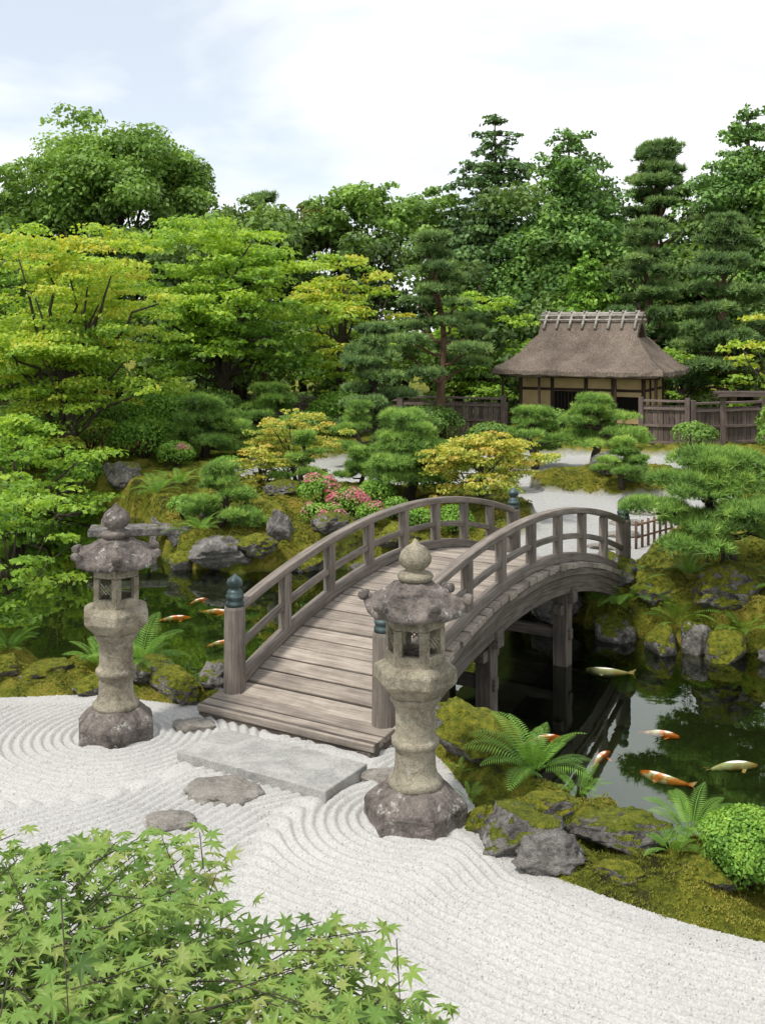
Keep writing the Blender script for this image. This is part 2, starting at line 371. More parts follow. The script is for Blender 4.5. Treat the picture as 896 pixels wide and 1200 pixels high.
def maple_t(lobes=7):
    o=[]; 
    for i in range(lobes):
        a=(-PI*.80)+i*(PI*1.60/(lobes-1)); r=.5*(1-.42*abs(i-(lobes-1)/2)/((lobes-1)/2))
        if i>0: am=a-PI*.80/(lobes-1); o.append((math.cos(am)*.17,math.sin(am)*.17,.015))
        da=.165
        o.append((math.cos(a-da)*r*.6,math.sin(a-da)*r*.6,-.01)); o.append((math.cos(a)*r,math.sin(a)*r,-.10)); o.append((math.cos(a+da)*r*.6,math.sin(a+da)*r*.6,-.01))
    o=[(0,0,.0)]+o; n=len(o)-1
    f=[(0,i,i+1) for i in range(1,n)]
    v=o+[(-.02,.008,0),(-.02,-.008,0),(-.42,0,-.05)]; f.append((n+1,n+2,n+3))
    return np.array(v),np.array(f)
T_MAP7=maple_t(7)

def blob(cl,dens,rg,up=.4,inner=.55,low=-.35,rand=.45):
    cl=np.asarray(cl,float)
    area=(cl[:,3]*cl[:,4]*cl[:,5])**(2/3)*4*PI
    cnt=(area*dens).astype(int)+2; idx=np.repeat(np.arange(len(cl)),cnt); N=len(idx)
    u=nrmz(rg.normal(size=(N,3))); mk=u[:,2]<low; u[mk,2]*=-1
    r=inner+(1.14-inner)*rg.random(N)**.7
    p=cl[idx,:3]+u*r[:,None]*cl[idx,3:6]
    n=u*(1-up)+np.array([0,0,up])+rg.normal(size=(N,3))*rand
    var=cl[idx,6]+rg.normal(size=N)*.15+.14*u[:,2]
    return p,n,np.clip(var,0,1)
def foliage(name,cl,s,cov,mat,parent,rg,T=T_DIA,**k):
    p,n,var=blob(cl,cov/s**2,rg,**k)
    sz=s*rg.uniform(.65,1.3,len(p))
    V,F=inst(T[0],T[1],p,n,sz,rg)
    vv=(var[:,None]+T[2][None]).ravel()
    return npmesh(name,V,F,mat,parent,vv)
def subclumps(cl,k,rg,f=.5,flat=1.0):
    out=[]
    for c in cl:
        for _ in range(k):
            u=nrmz(rg.normal(size=(1,3)))[0]
            if u[2]<-.2: u[2]*=-1
            q=f*rg.uniform(.55,1.3); d=rg.uniform(.65,1.12)
            out.append([c[0]+u[0]*c[3]*d,c[1]+u[1]*c[4]*d,c[2]+u[2]*c[5]*d,c[3]*q,c[4]*q,c[5]*q*flat,c[6]+rg.normal()*.10])
    return out
def wob(a,b,n,amp,rg):
    a=Vector(a);b=Vector(b); L=(b-a).length; pts=[]
    for i in range(n+1):
        t=i/n; o=Vector(rg.normal(size=3))*amp*L*math.sin(PI*t); pts.append(a.lerp(b,t)+o)
    return pts
def broadleaf(name,x,y,h,w,ch,nc,s,mat,seed,tier=False,cov=1.5,tr=None,lean=(0,0),k=5):
    rg=np.random.default_rng(seed); z0=gz(x,y); e=empty(name,(x,y,z0))
    cz=z0+h-ch/2; cl=[]
    for i in range(nc):
        u=nrmz(rg.normal(size=(1,3)))[0]; rad=.35+.70*rg.random()**.5; cr=w*rg.uniform(.085,.16)
        lob=noise.noise(Vector(u)*1.6+Vector((seed*2.3,seed*.7,0))); rad*=(.98+.45*lob)
        if tier: cr*=1.08
        elif u[2]<-.5: u[2]*=-.6
        cx=x+lean[0]+u[0]*rad*(w/2-cr*.7); cy=y+lean[1]+u[1]*rad*(w/2-cr*.7); c_z=cz+u[2]*rad*(ch/2-cr*(.3 if tier else .6))
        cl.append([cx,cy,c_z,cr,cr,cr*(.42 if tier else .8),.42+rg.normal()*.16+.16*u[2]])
    sub=subclumps(cl,k,rg,.52,.75 if tier else 1)
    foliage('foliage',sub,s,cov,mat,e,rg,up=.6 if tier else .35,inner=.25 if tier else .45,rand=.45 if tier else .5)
    mb=MB(); r0=tr or w*.025+.03
    top=Vector((x+lean[0]*.7,y+lean[1]*.7,cz+ch*.1)); tp=wob((x,y,z0-.1),top,7,.03,rg); mb.tube(tp,[r0*(1.25-.8*i/7) for i in range(8)],9)
    for c in cl[::3]:
        kk=int(rg.integers(2,6)); a=tp[kk]; mb.tube(wob(a,(c[0],c[1],c[2]),5,.05,rg),[r0*.4*(1-.15*i) for i in range(6)],5)
    mb.obj('trunk',M_BARK,e,smooth=True)
    return e
def conifer(name,x,y,h,w,s,mat,seed,cov=1.5,levels=14,droop=.25,z1=.2,flat=.45,pw=.8,gap=.0):
    rg=np.random.default_rng(seed); z0=gz(x,y); e=empty(name,(x,y,z0)); cl=[]; mb=MB()
    mb.tube(wob((x,y,z0-.1),(x,y,z0+h*.98),6,.006,rg),[w*.035*(1-.15*i) for i in range(7)],8)
    for i in range(levels):
        t=z1+(1-z1)*(i+rg.uniform(-.3,.3))/levels; R=w/2*(1-t)**pw*rg.uniform(.75,1.18)+.12
        nb=max(4,int(6*(1-t)+4)); a0=rg.uniform(0,6.3)
        for k in range(nb):
            a=a0+2*PI*k/nb+rg.uniform(-.3,.3); RR=R*rg.uniform(.6,1.18); zz=z0+t*h; dr=droop*rg.uniform(.3,1.5)
            for q in (.4,.72,1.0):
                cr=max(.20,RR*.36*(1.2-q*.45)); 
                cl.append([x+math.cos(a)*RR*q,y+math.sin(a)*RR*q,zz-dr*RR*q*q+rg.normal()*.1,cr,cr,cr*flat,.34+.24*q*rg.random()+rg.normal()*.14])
            mb.tube([(x,y,zz),(x+math.cos(a)*RR,y+math.sin(a)*RR,zz-dr*RR)],[.03,.01],4)
    cl.append([x,y,z0+h*.98,.13,.13,h*.025,.5])
    foliage('foliage',cl,s,cov,mat,e,rg,up=.3,inner=.35,rand=.5)
    mb.obj('trunk',M_BARK,e,smooth=True); return e
def pine(name,x,y,h,w,npad,s,mat,seed,z0=None,low=.35,pr=(.17,.25),cov=3.2,T=T_NEE,lean=(0,0),bark=None,tr=None,rzf=.36,curve=.10):
    rg=np.random.default_rng(seed); z0=gz(x,y) if z0 is None else z0; e=empty(name,(x,y,z0)); cl=[]; mb=MB()
    n=8; tp=[]; ph=rg.uniform(0,6)
    for i in range(n+1):
        t=i/n; tp.append(Vector((x+lean[0]*t+math.sin(ph+t*5)*curve*w*t*(1.1-t)*2,y+lean[1]*t+math.cos(ph+t*4)*curve*w*.7*t,z0-.05+t*h*.93)))
    r0=tr or (.03*w+.02*h); mb.tube(tp,[r0*(1.2-.95*(i/n)) for i in range(n+1)],8)
    a0=rg.uniform(0,6.3)
    for i in range(npad):
        t=low+(1-low)*i/(npad-1) if npad>1 else 1; k=t*n; j=min(int(k),n-1); b=tp[j].lerp(tp[j+1],k-j)
        a=a0+i*2.4+rg.uniform(-.3,.3); R=w/2*(1.0-((t-low)/(1-low))**1.4*.95)*rg.uniform(.55,1.05); r=w*rg.uniform(*pr)*(1.05-.25*t)
        R=max(0,R-r*.35) if t<.93 else 0
        c=Vector((b.x+math.cos(a)*R,b.y+math.sin(a)*R,z0+t*h-r*rzf+rg.uniform(-.03,.03)*h))
        v=.36+rg.normal()*.1
        cl.append([c.x,c.y,c.z,r*.8,r*.8,r*rzf*.8,v])
        for q in range(8):
            aa=rg.uniform(0,6.3); rr=r*rg.uniform(.25,.48); dd=rg.uniform(.5,1.0); cl.append([c.x+math.cos(aa)*r*dd,c.y+math.sin(aa)*r*dd,c.z+rg.uniform(-.05,.25)*r*(1.2-dd),rr,rr,rr*rzf*1.6,v+rg.normal()*.09])
        if R>0: mb.tube(wob(b-Vector((0,0,.06*h)),c-Vector((0,0,r*rzf*.3)),4,.06,rg),[r0*.42,r0*.36,r0*.3,r0*.22,r0*.12],6)
    foliage('needles',cl,s,cov,mat,e,rg,T=T,up=.45,inner=.6,low=-.15,rand=.38)
    mb.obj('trunk',bark or M_BARK,e,smooth=True); return e
def bush(name,x,y,w,h,s,mat,seed,cov=2.2,lump=14,flowers=0,z0=None):
    rg=np.random.default_rng(seed); z0=gz(x,y) if z0 is None else z0; e=empty(name,(x,y,z0))
    cl=[[x,y,z0+h*.45,w*.42,w*.42,h*.5,.4]]
    for i in range(lump):
        u=nrmz(rg.normal(size=(1,3)))[0]; u[2]=abs(u[2])*.9
        cl.append([x+u[0]*w*.34,y+u[1]*w*.34,z0+h*.42+u[2]*h*.38,w*.17,w*.17,h*.2,.45+rg.normal()*.1])
    foliage('foliage',cl,s,cov,mat,e,rg,up=.15,inner=.8,low=-.5,rand=.45)
    if flowers: 
        fl=[c for c in cl[1:] if rg.random()<flowers]
        if fl: foliage('flowers',[[c[0],c[1],c[2]+.02,c[3]*1.08,c[4]*1.08,c[5]*1.1,.5] for c in fl],s*1.1,1.1,L_PINK,e,rg,up=.2,inner=.95,low=0,rand=.4)
    mb=MB()
    for i in range(5):
        a=i*1.3; mb.tube([(x,y,z0-.05),(x+math.cos(a)*w*.2,y+math.sin(a)*w*.2,z0+h*.5)],[.02,.008],5)
    mb.obj('stems',M_BARK,e,smooth=True); return e
def fern(name,x,y,size,n,seed,z0=None):
    rg=np.random.default_rng(seed); z0=gz(x,y) if z0 is None else z0; e=empty(name,(x,y,z0)); V=[];Fq=[];var=[]
    for i in range(n):
        a=2*PI*i/n+rg.uniform(-.45,.45); L=size*rg.uniform(.55,1.15); el=rg.uniform(.55,1.4); vv=rg.uniform(.05,.8)
        d=np.array([math.cos(a),math.sin(a),0.]); sd=np.array([-math.sin(a),math.cos(a),0.]); p=np.array([x,y,z0])+d*.03; K=26; step=L/K; ang=el; tw=rg.uniform(-.6,.6)
        for k in range(K):
            t=k/K; dirv=d*math.cos(ang)+np.array([0,0,1])*math.sin(ang)+sd*tw*.25*t; q=p+dirv*step; ang-=1.6/K*(.4+t)
            b=len(V); V+= [p-sd*.003,p+sd*.003,q+sd*.002,q-sd*.002]; Fq.append((b,b+1,b+2,b+3)); var+=[.2]*4
            if k<4: p=q; continue
            pl=L*.20*math.sin(PI*min(1,(t*.88+.11)))**.8
            for sgn in (-1,1):
                o=sd*sgn*.93+dirv*.40-np.array([0,0,.18+tw*sgn*.4]); hw=step*.28
                b=len(V); V+=[p-dirv*hw*.5,p+o*pl*.4-dirv*hw,p+o*pl,p+o*pl*.4+dirv*hw]; Fq.append((b,b+1,b+2,b+3)); v_=vv+rg.uniform(-.12,.12); var+=[v_]*4
            p=q
    npmesh('fronds',V,Fq,L_FERN,e,var); return e

def rock(name,x,y,size,seed,mat,z=None,sub=5,rotz=None,parent=None,sink=.25,top=None):
    r=random.Random(seed); bm=bmesh.new(); bmesh.ops.create_icosphere(bm,subdivisions=sub,radius=1)
    pl=[]
    for _ in range(13):
        v=Vector((r.gauss(0,1),r.gauss(0,1),r.gauss(0,1))).normalized(); pl.append((v,r.uniform(.55,.88)))
    if top: pl.append((Vector((r.uniform(-.06,.06),r.uniform(-.06,.06),1)).normalized(),top))
    off=Vector((seed*3.1,seed*1.7,0)); R=Matrix.Rotation(rotz if rotz is not None else r.uniform(0,6.3),3,'Z')
    cr=.5 if top else 1.15
    for v in bm.verts:
        p=v.co.copy()
        for n_,d in pl:
            s_=p.dot(n_)
            if s_>d: p-=n_*(s_-d)*.9
        rid=1-2*abs(noise.noise(p*2.3+off)); rid2=1-2*abs(noise.noise(p*5.5+off))
        k=1+.13*noise.fractal(p*1.6+off,1,2,4)+cr*(.10*(rid-.5)+.05*(rid2-.5))+.04*noise.fractal(p*9+off,1,2,3)
        p=p*k; v.co=R@Vector((p.x*size[0],p.y*size[1],p.z*size[2]))
    me=bpy.data.meshes.new(name); bm.to_mesh(me); bm.free(); me.materials.append(mat)
    me.polygons.foreach_set('use_smooth',[True]*len(me.polygons))
    ob=bpy.data.objects.new(name,me); COL.objects.link(ob)
    if z is None: zz=max(gz(x,y),-.42)
    else: zz=z
    ob.location=(x,y,zz+size[2]*(1-2*sink)*.8 if (top is None and z is None) else zz)
    return ob

# ------------------------------------------------------------------ bridge
A0=Vector((-.58,8.11,0)); U=Vector((.517,.856,0)).normalized(); W=Vector((U.y,-U.x,0)); LEN=5.36; HWD=.69
def dz(s): 
    t=s/LEN; return .13+.57*4*t*(1-t) if 0<=t<=1 else .13+.57*4*t*(1-t)*.25
def rz(s): t=s/LEN; return .77+.43*4*t*(1-t)
def BP(s,l,z): return A0+U*s+W*l+Vector((0,0,z))
br=empty('arched_wooden_bridge',tuple(A0))
mb=MB(); s=-.33; 
while s<LEN+.33:
    w=.152; c=s+w/2; sl=(dz(c+.05)-dz(c-.05))/.1; t=(U+Vector((0,0,sl))).normalized(); n=W.cross(t); n=n if n.z>0 else -n
    p=BP(c,random.uniform(-.014,.014),dz(c)-.025+random.uniform(-.005,.004))
    mb.box(p,W,t,n,.80,w/2*math.sqrt(1+sl*sl)-.0065-random.uniform(0,.002),.027,var=random.uniform(.3,1)); s+=w
mb.obj('deck_planks',M_WOOD,br,bevel=.006)
mb=MB(); S=[LEN*i/40 for i in range(41)]
S2=[-.30+(LEN+.6)*i/44 for i in range(45)]
for sd in (-1,1):
    mb.sweep([BP(s,sd*.71,dz(s)-.055-.125) for s in S2],W,.06,.12,.55)
    mb.sweep([BP(s,sd*.775,dz(s)-.055-.035) for s in S2],W,.012,.035,.8)
mb.sweep([BP(s,0,dz(s)-.15) for s in S2],W,.06,.09,.3)
mb.obj('stringer_beams',M_WOODD,br,bevel=.008)
mb=MB()
for sd in (-1,1):
    mb.sweep([BP(s,sd*HWD,rz(s)) for s in S],W,.045,.032,.8)
    mb.sweep([BP(s,sd*HWD,dz(s)+(rz(s)-dz(s))*.50) for s in S],W,.026,.028,.65)
    mb.sweep([BP(s,sd*HWD,dz(s)+.05) for s in S],W,.045,.045,.6)
mb.obj('handrails',M_WOODR,br,bevel=.012)
mb=MB()
for sd in (-1,1):
    for i in range(1,8):
        s=LEN*i/8; a,b=dz(s)-.02,rz(s)-.03
        mb.box(BP(s,sd*HWD,(a+b)/2),Vector((0,0,1)),U,W,(b-a)/2,.044,.04,random.uniform(.4,.9))
mb.obj('balusters',M_WOODR,br,bevel=.008)
mb=MB(); cap=MB()
for s in (0,LEN):
    for sd in (-1,1):
        c=BP(s,sd*HWD,0); mb.lathe([(.088,-.1),(.09,.0),(.086,.4),(.084,.78),(.078,.80)],20,c,var=.55)
        cap.lathe([(.072,.80),(.074,.83),(.066,.835),(.066,.86),(.072,.865),(.072,.885),(.064,.89),(.063,.915),(.056,.925),(.040,.935),(.040,.95),(.058,.962),(.064,.985),(.058,1.01),(.035,1.03),(.014,1.045),(.004,1.055)],20,c)
mb.obj('newel_posts',M_WOODR,br,smooth=False,bevel=0)
cap.obj('post_finials',M_BRONZE,br,smooth=True)
mb=MB()
for s in (1.78,3.55):
    zt=dz(s)-.30
    for sd in (-1,1):
        mb.box(BP(s,sd*.66,(zt-1.0)/2),Vector((0,0,1)),U,W,(zt+1.0)/2,.075,.075,.5)
        mb.box(BP(s,sd*.66,zt-.16),U,W,Vector((0,0,1)),.16,.05,.05,.6)
    mb.box(BP(s,0,zt-.02),W,U,Vector((0,0,1)),.80,.065,.075,.5)
    mb.box(BP(s,0,zt-.42),W,U,Vector((0,0,1)),.76,.04,.055,.4)
mb.box(BP(-.27,0,.02),W,U,Vector((0,0,1)),.80,.035,.082,.3)
mb.box(BP(LEN+.27,0,.02),W,U,Vector((0,0,1)),.80,.035,.082,.3)
mb.obj('support_piers',M_WOODD,br,bevel=.008)

# ------------------------------------------------------------------ stone lanterns
def disp(ob,st=.012,sz=.12,lv=2):
    b=ob.modifiers.new('sub','SUBSURF'); b.subdivision_type='SIMPLE'; b.levels=lv; b.render_levels=lv
    t=bpy.data.textures.new('stone_noise','CLOUDS'); t.noise_scale=sz; t.noise_depth=4
    d=ob.modifiers.new('d','DISPLACE'); d.texture=t; d.strength=st; d.mid_level=.5; d.texture_coords='GLOBAL'
def lantern(x,y,k,rot):
    z0=-.02; e=empty('stone_lantern',(x,y,z0)); c=(x,y,z0)
    mb=MB(); h6=rot; bs=.93 if k==0 else 1
    mb.lathe([(.31*bs,0),(.325*bs,.02),(.325*bs,.13),(.315*bs,.15),(.27*bs,.19),(.20,.235),(.17,.245)],6,c,h6)
    o=mb.obj('base',M_LAND,e,bevel=.015); disp(o,.018,.1,3)
    mb=MB(); mb.lathe([(.165,.235),(.168,.27),(.14,.30),(.127,.34),(.124,.40),(.124,.46),(.128,.475),(.145,.485),(.147,.52),(.128,.535),(.122,.56),(.122,.63),(.122,.70),(.135,.735),(.155,.76),(.155,.79)],28,c)
    o=mb.obj('shaft',M_LAN,e,smooth=True); disp(o,.008,.05,1)
    mb=MB(); mb.lathe([(.15,.78),(.19,.81),(.255,.87),(.262,.885),(.262,.955),(.25,.965),(.215,.985),(.2,.99)],6,c,h6)
    o=mb.obj('platform',M_LAN,e,bevel=.01); disp(o,.011,.07,3)
    mb=MB(); R=.185; zb,zt=.985,1.27; ap=R*math.cos(PI/6); sw=R/2
    for i in range(6):
        a=h6+PI/6+i*PI/3; nrm=Vector((math.cos(a),math.sin(a),0)); tg=Vector((-math.sin(a),math.cos(a),0)); cc=Vector(c)+nrm*(ap-.02)
        zz=Vector((0,0,1))
        mb.box(cc+zz*(zb+.035),tg,nrm,zz,sw-.003,.02,.035,.5); mb.box(cc+zz*(zt-.03),tg,nrm,zz,sw-.003,.02,.03,.5)
        for q in (-1,1): mb.box(cc+zz*((zb+zt)/2+.0025)+tg*q*(sw-.021),zz,tg,nrm,(zt-zb)/2-.066,.02,.0195,.5)
        if i%2!=k%2:
            for q in range(-3,4):
                for sg in (-1,1):
                    d=(tg*sg+zz).normalized(); n2=d.cross(nrm)
                    mid=cc+zz*((zb+zt)/2)+tg*q*.03-nrm*(.004*sg)
                    L=max(.01,.062-abs(q)*.013); mb.box(mid,d,n2,nrm,L,.0045,.0035,.5)
    mb.obj('fire_box',M_LAN,e,bevel=.003)
    mb=MB(); mb.lathe([(.05,zb),(.05,zb+.06),(.045,zb+.07)],10,c); mb.lathe([(.17,zt-.012),(.17,zt+.03)],6,c,h6); mb.obj('fire_box_inside',M_LAND,e)
    N=72; Tn=14; V=[];Fs=[]; zr=1.27
    def rr(th):
        a=((th-h6)%(PI/3)); a2=a-PI/6; hexr=math.cos(PI/6)/math.cos(a2); cf=(abs(a2)/(PI/6))**5
        return hexr,cf
    Rr=.325
    for j in range(Tn+1):
        t=.22+.78*j/Tn
        for i in range(N):
            th=2*PI*i/N; hx,cf=rr(th); rad=Rr*t*(hx*t+(1-t)*.95)*(1+.05*cf*t**4); z=zr+.045+.195*(1-t**1.5)+.065*cf*t**5+.018*cf*t
            V.append(Vector((x+math.cos(th)*rad,y+math.sin(th)*rad,z0+z)))
    for (tt,zz_) in ((.99,.015),(.80,.005),(.50,.0)):
        for i in range(N):
            th=2*PI*i/N; hx,cf=rr(th); rad=Rr*tt*hx; V.append(Vector((x+math.cos(th)*rad,y+math.sin(th)*rad,z0+zr+zz_+.06*cf*tt**5)))
    rows=Tn+1+3
    for j in range(rows-1):
        for i in range(N): Fs.append((j*N+i,j*N+(i+1)%N,(j+1)*N+(i+1)%N,(j+1)*N+i))
    Fs.append(tuple(range(N))); Fs.append(tuple((rows-1)*N+i for i in reversed(range(N))))
    mb=MB(); mb.v=V; mb.f=Fs; mb.gc=[v.copy() for v in V]; mb.var=[.5]*len(V)
    for i in range(6):
        a=h6+i*PI/3; d=Vector((math.cos(a),math.sin(a),0)); cc=Vector((x,y,z0+zr+.112))+d*(Rr*.99); tg=Vector((-math.sin(a),math.cos(a),0))
        mb.tube([cc-tg*.038,cc-tg*.032,cc+tg*.032,cc+tg*.038],[.018,.030,.030,.018],12)
        mb.tube([cc-Vector((0,0,.02)),cc-d*.09-Vector((0,0,.008)),cc-d*.19+Vector((0,0,.075))],[.028,.022,.014],8)
    o=mb.obj('roof',M_LAND,e,smooth=True); disp(o,.015,.05,1)
    mb=MB(); b=1.475
    mb.lathe([(.07,b),(.10,b+.012),(.112,b+.035),(.10,b+.055),(.065,b+.065),(.058,b+.08),(.082,b+.095),(.100,b+.125),(.101,b+.15),(.086,b+.185),(.055,b+.215),(.03,b+.228),(.016,b+.25),(.004,b+.262)],24,c)
    o=mb.obj('finial',M_LAN if k else M_LAND,e,smooth=True); disp(o,.008,.05,1)
lantern(LL[0],LL[1],0,math.radians(-75)); lantern(LR[0],LR[1],1,math.radians(-72))

mb=MB(); mb.box((-.76,7.27,.025),W,U,Vector((0,0,1)),.62,.25,.055)
o=mb.obj('stone_slab_step',M_SLAB,None,bevel=.008); disp(o,.008,.08,6)
for i,(x_,y_,a_,b_) in enumerate(STEPS+[(-1.42,8.0,.2,.13),(-.02,7.12,.17,.1)]):
    rock('stepping_stone',x_,y_,(a_,b_,.09),40+i,M_STEP,z=.008,top=.45,rotz=.1*i-.2,sub=5)
for i,(x_,y_,a_,b_) in enumerate([(3.0,14.0,.3,.22),(3.3,14.8,.28,.2),(3.6,15.7,.3,.2),(4.1,16.6,.32,.22),(2.8,13.3,.25,.2)]):
    rock('stepping_stone',x_,y_,(a_,b_,.09),60+i,M_STEP,z=gz(x_,y_)+.01,top=.5,rotz=.1,sub=4)

# ------------------------------------------------------------------ rocks
RK=[(-1.68,8.72,(.34,.22,.14),1,M_ROCK2),(-1.9,8.98,(.25,.2,.13),2,M_ROCK),(-1.3,8.75,(.2,.2,.16),3,M_ROCK),(-2.35,8.9,(.25,.2,.1),51,M_ROCK2),
(.66,7.35,(.34,.28,.26),4,M_ROCK2),(.42,7.75,(.22,.2,.2),24,M_ROCK),(.80,6.18,(.30,.22,.20),5,M_ROCK),(1.0,6.5,(.34,.22,.16),6,M_ROCK2),(.60,6.42,(.15,.13,.12),7,M_ROCK2),(1.38,6.12,(.32,.18,.12),8,M_ROCK),(.95,5.92,(.24,.15,.13),52,M_ROCKD),(1.28,5.78,(.16,.1,.06),58,M_ROCK2),(1.75,5.75,(.2,.14,.07),59,M_ROCK2),
(-2.9,9.2,(.34,.26,.12),9,M_ROCK2),(-3.3,9.1,(.26,.2,.11),10,M_ROCK2),(-3.7,9.2,(.34,.3,.16),11,M_ROCK2),
(-2.25,15.0,(.55,.35,.26),13,M_ROCKD),(-1.45,15.3,(.22,.2,.34),14,M_ROCKD),(-1.75,15.0,(.35,.3,.18),15,M_ROCK2),(-2.85,15.7,(.35,.3,.2),16,M_ROCK),(-.7,15.5,(.4,.3,.2),17,M_ROCK),(-2.6,16.4,(.2,.2,.2),34,M_ROCK),
(-3.55,16.8,(.19,.16,.42),18,M_ROCKD),(-4.4,17.4,(.25,.25,.4),19,M_ROCK),(-1.6,17.0,(.45,.3,.12),20,M_ROCK),
(3.9,19.0,(.2,.18,.32),21,M_ROCKD),(3.1,12.0,(.4,.3,.26),22,M_ROCK2),(3.75,11.6,(.5,.32,.26),23,M_ROCK2),(4.5,11.5,(.45,.3,.28),25,M_ROCK2),(2.6,12.25,(.35,.3,.35),26,M_ROCK),(5.0,11.4,(.45,.3,.3),57,M_ROCK2),
(2.0,12.5,(.4,.3,.3),27,M_ROCK),(1.2,13.5,(.4,.3,.2),28,M_ROCK),(0.2,14.9,(.4,.3,.2),29,M_ROCK2),(5.7,11.5,(.4,.3,.3),30,M_ROCK2),
(0.0,8.6,(.3,.25,.3),31,M_ROCK),(-.7,8.9,(.3,.25,.3),32,M_ROCK),(2.1,6.15,(.28,.18,.11),33,M_ROCK2),(-5,20.5,(.5,.4,.35),36,M_ROCK),(-6.2,21.3,(.4,.4,.4),37,M_ROCK)]
for x_,y_,sz,sd,mt in RK: rock('boulder',x_,y_,sz,sd,mt,sink=.36)
for i,(x_,y_,a_,b_,c_) in enumerate([(2.55,11.75,.3,.22,.22),(3.0,11.35,.34,.2,.24),(3.55,11.05,.36,.22,.22),(4.1,10.92,.3,.2,.2),(4.65,10.85,.42,.24,.28),(5.3,10.85,.35,.24,.24),(3.3,11.25,.2,.15,.3),(-1.0,15.1,.3,.2,.18),(-2.8,15.2,.25,.2,.2),(-.2,15.0,.3,.2,.18),(.7,14.0,.35,.22,.2),(1.6,12.9,.35,.22,.22)]):
    rock('boulder',x_,y_,(a_,b_,c_),90+i,[M_ROCK,M_ROCK2,M_ROCK2][i%3],z=-.35,sub=4)
mb=MB(); mb.box((-3.75,16.0,-.02),Vector((1,.15,0)).normalized(),Vector((-.15,1,0)).normalized(),Vector((0,0,1)),.62,.22,.06)
o=mb.obj('stone_slab_bridge',M_ROCKD,None,bevel=.02); disp(o,.02,.2,3)

# moss tufts and border pebbles
rg=np.random.default_rng(21)
def moss(name,x0,x1,y0,y1,n,s):
    x=rg.uniform(x0,x1,n); y=rg.uniform(y0,y1,n); z,gm,dg,dp=terrain(x,y)
    nn=fbm(x*2.2,y*2.2,33,3); kp=(gm<.2)&(dp>-.15)&(z>-.36)&(nn>.38+.08*rg.random(n)); x,y,z,nn=x[kp],y[kp],z[kp],nn[kp]
    N=len(x); nr=np.stack([rg.normal(size=N)*.35,rg.normal(size=N)*.35,np.ones(N)],-1)
    V,F=inst(T_MOSS[0],T_MOSS[1],np.stack([x,y,z-.002],-1),nr,s*rg.uniform(.6,1.4,N),rg)
    var=np.clip(.1+(nn-.38)*2.6+rg.normal(size=N)*.12,0,1)
    npmesh(name,V,F,L_MOSS,None,(var[:,None]+T_MOSS[2][None]*.6).ravel())
moss('moss',-4.5,4,4.4,10.5,170000,.019); moss('moss',-4.5,7,11,20,140000,.035)
x=rg.uniform(-4,3.4,60000); y=rg.uniform(4.4,8.9,60000); dgg=sdpoly(x,y,GRAV); kp=(np.abs(dgg-.02)<.06*rg.random(len(x))+.01); x,y=x[kp][:2600],y[kp][:2600]; z=np.maximum(terrain(x,y)[0],0)+.004
oc=np.array([(1,0,0),(0,1,0),(-1,0,0),(0,-1,0),(0,0,.7),(0,0,-.7)])*.5; of=np.array([(0,1,4),(1,2,4),(2,3,4),(3,0,4),(1,0,5),(2,1,5),(3,2,5),(0,3,5)])
V,F=inst(oc,of,np.stack([x,y,z],-1),rg.normal(size=(len(x),3))*.4+[0,0,1],rg.uniform(.010,.026,len(x)),rg); npmesh('border_pebbles',V,F,M_GRAV,None,smooth=True)

# ------------------------------------------------------------------ tea house
hx,hy=5.55,28.3; th=empty('thatched_tea_house',(hx,hy,gz(hx,hy)))
XF=Matrix.Translation((hx,hy,gz(hx,hy)-.02))@Matrix.Rotation(math.radians(-28),4,'Z')
def rect_ring(a,b,z,n=10):
    p=[]
    for (x0,y0),(x1,y1) in (((-a,-b),(a,-b)),((a,-b),(a,b)),((a,b),(-a,b)),((-a,b),(-a,-b))):
        for i in range(n): p.append(Vector((x0+(x1-x0)*i/n,y0+(y1-y0)*i/n,z)))
    return p
mb=MB(); n=24; lv=[(1.75,1.1,1.60),(2.18,1.48,1.48),(2.23,1.53,1.53),(2.21,1.51,1.63),(2.05,1.35,1.74),(1.84,1.13,1.90),(1.64,.9,2.10),(1.45,.68,2.34),(1.34,.55,2.48)]
for a,b,z in lv:
    for v in rect_ring(a,b,z,n):
        sag=.05*((abs(v.x)/a)**6)*((abs(v.y)/b)**6); mb.v.append(v+Vector((random.uniform(-.014,.014),random.uniform(-.014,.014),sag+random.uniform(-.02,.02))))
N=4*n
for j in range(len(lv)-1):
    for i in range(N): mb.f.append((j*N+i,j*N+(i+1)%N,(j+1)*N+(i+1)%N,(j+1)*N+i))
mb.f.append(tuple((len(lv)-1)*N+i for i in range(N))); mb.f.append(tuple(reversed(range(N))))
b0=len(mb.v); prof=[(-.62,2.38),(-.5,2.54),(-.32,2.77),(-.12,2.98),(0,3.03),(.12,2.98),(.32,2.77),(.5,2.54),(.62,2.38),(.48,2.34),(.30,2.60),(.1,2.82),(0,2.87),(-.1,2.82),(-.3,2.60),(-.48,2.34)]
for xx in (-1.33,1.33):
    for (yy,zz) in prof: mb.v.append(Vector((xx,yy,zz)))
K=len(prof)
for i in range(K): mb.f.append((b0+i,b0+(i+1)%K,b0+K+(i+1)%K,b0+K+i))
for o_ in (0,K):
    for a in ((0,1,14,15),(1,2,13,14),(2,3,12,13) ,(3,4,12),(4,5,12),(5,6,11,12),(6,7,10,11),(7,8,9,10)):
        mb.f.append(tuple(b0+o_+k for k in a))
mb.gc=[v.copy() for v in mb.v]; mb.var=[.5]*len(mb.v)
mb.obj('thatched_roof',M_THATCH,th,xf=XF)
mb=MB(); mb.v=[Vector((s_*1.20,yy,zz)) for s_ in (-1,1) for yy,zz in ((-.47,2.38),(.47,2.38),(0,2.90))]
